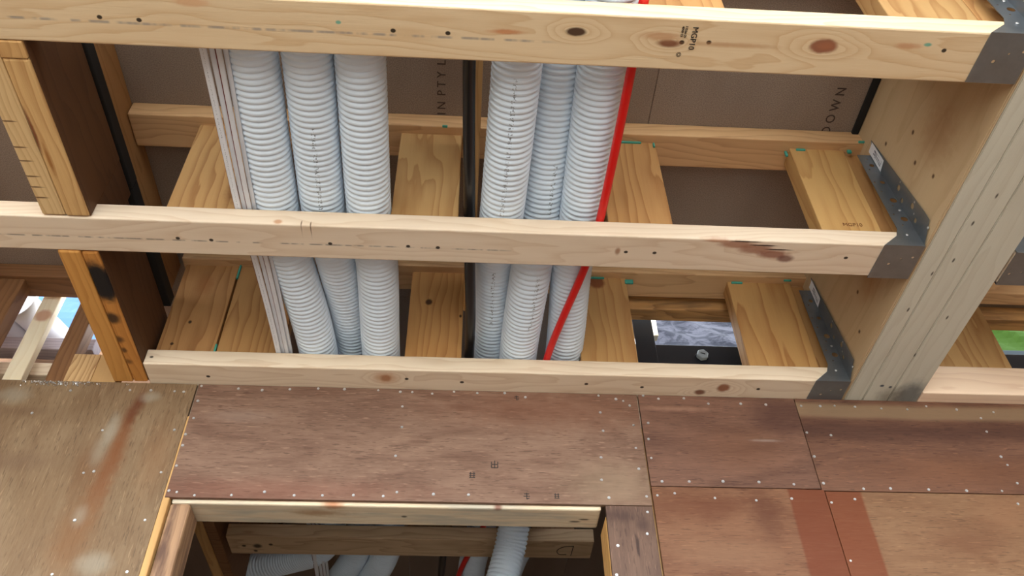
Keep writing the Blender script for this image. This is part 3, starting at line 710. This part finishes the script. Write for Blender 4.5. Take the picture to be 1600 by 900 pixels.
# flat cables
for i, (dx, dz, hw, col, lab) in enumerate(((-.0165, .001, .0062, m_white, 'flat white cable with printed lettering, outermost of the bundle by the left duct'),
                                       (-.0035, .006, .0052, m_white, 'flat white cable, second from the left in the bundle'),
                                       (.0075, .002, .0045, m_white, 'flat white cable, third from the left in the bundle'),
                                       (.0165, .008, .0042, m_white, 'flat white cable touching the left duct'),
                                       (-.0235, .0035, .0015, m_maroon, 'thin maroon cable along the outer edge of the white cable bundle'),
                                       (.0025, .0035, .0016, m_maroon, 'thin maroon cable in the middle of the white cable bundle'))):
    k = (i - 1.5) * .004 * (1 if i < 4 else 0)
    pts = [(-.4365 + dx * 1.15 + k * .4, .5, 1.297 + dz), (-.4365 + dx + k * .2, .78, 1.297 + dz), (-.4385 + dx * .9, 1.13, 1.297 + dz), (-.4265 + dx * .95, 1.265, 1.297 + dz), (-.4205 + dx * .8, 1.57, 1.297 + dz),
           (-.425 + dx, 2.0, 1.30 + dz), (-.437 + dx, 2.42, 1.298 + dz), (-.440 + dx, 2.6, 1.298 + dz), (-.455 + dx, 3.0, 1.298 + dz)]
    m = m_white if col is m_white else m_maroon
    if i == 0: m = duct_mat('printed_cable_sheath', .75, [(.2, 1.2)], srgb(224, 226, 232))
    tag(sweep('flat_cable', pts, .005, m, seg=12, step=.025, flat=(hw, .0028 if i < 4 else .0015)), lab, 'cable', 'cables beside the left duct')

# ------------------------------------------------------------------ steel, wrap and timbers behind the wall line
st = thing('steel_beam', (1.0, 1.745, 1.30), 'black painted steel beam with a bolt, behind the gap in the far truss', 'beam')
box('web', .462, 2.2, 1.742, 1.752, 1.27, 1.516, m_steelblack, st, .001)
box('flange', .462, 2.2, 1.7525, 1.81, 1.27, 1.28, m_steelblack, st, .001)
box('post', .462, .516, 1.7385, 1.7415, 1.27, 1.64, m_steelblack, st, .001)
bm = bmesh.new()
bmesh.ops.create_cone(bm, cap_ends=True, segments=6, radius1=.0165, radius2=.0165, depth=.014)
bmesh.ops.bevel(bm, geom=bm.edges[:], offset=.002, segments=1, affect='EDGES')
bolt = place('bolt', bm_mesh(bm), (.637, 1.732, 1.474), plain('zinc_bolt', srgb(150, 158, 164), .4), st, (math.pi / 2, .3, 0))
bm = bmesh.new(); bmesh.ops.create_cone(bm, cap_ends=True, segments=20, radius1=.018, radius2=.018, depth=.003)
place('washer', bm_mesh(bm), (.635, 1.7405, 1.474), m_steelblack, bolt, (math.pi / 2, 0, 0)).location = (0, 0, -.0095)
tag(box('timber_plate', .42, 2.2, 1.66, 1.705, 1.570, 1.618, wood('rough_plate', srgb(196, 148, 92), srgb(120, 80, 46), 'X', freq=50, contrast=.8, grey=srgb(140, 106, 70))), 'rough-sawn timber plate behind the top of the far truss', 'timber')

def wrap_mat():
    nb = NB('crumpled_wrap')
    o = nb.obj()
    n = nb.noise(o, 16, 4, .6, 1.0)
    w = nb.noise(nb.vm('MULTIPLY', o, (70, 70, 260)), 1, 2)
    col = nb.mix(nb.rng(n, .4, .6), srgb(36, 37, 44), srgb(62, 62, 70))
    col = nb.mix(nb.math('MULTIPLY', nb.rng(w, .62, .68), .5), col, srgb(16, 16, 22))
    return nb.done(col, .9, 0, .05)
def sheet_mesh(w, hgt, nx, nz, amp, seed):
    rnd = random.Random(seed)
    ph = [(rnd.uniform(4, 22), rnd.uniform(4, 22), rnd.uniform(0, 6.28), rnd.uniform(.3, 1)) for _ in range(7)]
    bm = bmesh.new(); g = []
    for i in range(nx + 1):
        row = []
        for j in range(nz + 1):
            x, z = (i / nx - .5) * w, (j / nz - .5) * hgt
            y = sum(a * abs(math.sin(p * x + q * z + f)) for p, q, f, a in ph) * amp
            row.append(bm.verts.new((x, y, z)))
        g.append(row)
    for i in range(nx):
        for j in range(nz): bm.faces.new((g[i][j], g[i + 1][j], g[i + 1][j + 1], g[i][j + 1]))
    ex = bmesh.ops.extrude_face_region(bm, geom=bm.faces[:])
    bmesh.ops.translate(bm, verts=[v for v in ex['geom'] if isinstance(v, bmesh.types.BMVert)], vec=(0, .003, 0))
    return bm_mesh(bm)
tag(place('insulation_wrap', sheet_mesh(.80, .8, 60, 50, .010, 4), (.92, 1.99, 1.852), wrap_mat(), None, (-.6, 0, 0)), 'crumpled grey printed wrap showing above the black steel beam', 'wrap')
tag(box('timber_offcut', .535, .548, 1.80, 1.825, 1.60, 1.665, m_paleZ, None), 'small pale timber stick beside the crumpled wrap', 'timber')
tag(place('green_tarp', sheet_mesh(.7, .5, 30, 20, .012, 9), (1.75, 1.98, 1.77), plain('green_tarp_cloth', srgb(40, 60, 18), .9, 0, .05), None, (-.3, 0, 0)), 'green tarpaulin glimpsed at the far right edge', 'tarpaulin')
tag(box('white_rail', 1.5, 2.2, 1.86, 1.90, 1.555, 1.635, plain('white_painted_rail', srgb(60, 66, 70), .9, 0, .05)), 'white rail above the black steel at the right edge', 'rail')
# left bay behind the wall line
def stick(name, label, cat, x0, x1, y0, y1, z0, z1, mat): tag(box(name, x0, x1, y0, y1, z0, z1, mat), label, cat)
stick('wall_stud', 'pale sunlit stud at the left edge with a pinkish knot', 'stud', -1.132, -1.086, 1.722, 1.745, 1.2, 1.64, m_paleZ)
stick('wall_stud', 'brown stud next to the scorched beam', 'stud', -1.030, -.984, 1.722, 1.767, 1.2, 1.64, m_brownZ)
stick('timber_block', 'rough pale timber block beside the brown stud, above the weathered plywood', 'timber', -.935, -.873, 1.6335, 1.665, 1.248, 1.342, wood('block_rough', srgb(200, 164, 116), srgb(140, 100, 60), 'Z', freq=70, contrast=.9))
stick('timber_block', 'smooth orange timber block touching the scorched beam, above the weathered plywood', 'timber', -.8725, -.815, 1.6335, 1.665, 1.248, 1.342, m_web)
stick('trimmer_joist', 'dark brown joist crossing behind the white pipes at the left edge', 'joist', -2.1, -.80, 1.955, 2.0, 1.42, 1.6415, m_brownX)
stick('cross_batten', 'grey-purple batten crossing behind the pale stud', 'batten', -1.5, -.99, 1.80, 1.845, 1.491, 1.532, wood('batten_greyed', srgb(170, 160, 168), srgb(120, 110, 120), 'X'))
stick('cross_batten', 'bright pine batten low behind the pale stud', 'batten', -1.5, -.99, 1.775, 1.80, 1.385, 1.425, m_pine)
tag(place('blue_tarp', sheet_mesh(.3, .25, 16, 10, .006, 12), (-1.17, 1.965, 1.787), plain('blue_tarp_cloth', srgb(26, 84, 150), .5)), 'scrap of blue tarpaulin glimpsed behind the pale stud', 'tarpaulin')
# silver scraps lying along the wall top
bm = bmesh.new()
for k in range(170):
    x = -1.02 + abs(random.gauss(0, .06)) + random.random() * .07
    z = 1.2455 - abs(random.gauss(0, .006)); s = random.uniform(.0012, .0032)
    v = [bm.verts.new((x + random.uniform(-s, s), 1.6195 - random.random() * .004, z + random.uniform(-s, s))) for _ in range(4)]
    for q in ((0, 1, 2), (0, 1, 3), (1, 2, 3), (0, 2, 3)): bm.faces.new([v[i] for i in q])
tag(place('silver_scraps', bm_mesh(bm), (0, 0, 0), m_nail), 'tiny silver foil scraps along the top edge of the weathered plywood', 'scraps', kind='stuff')
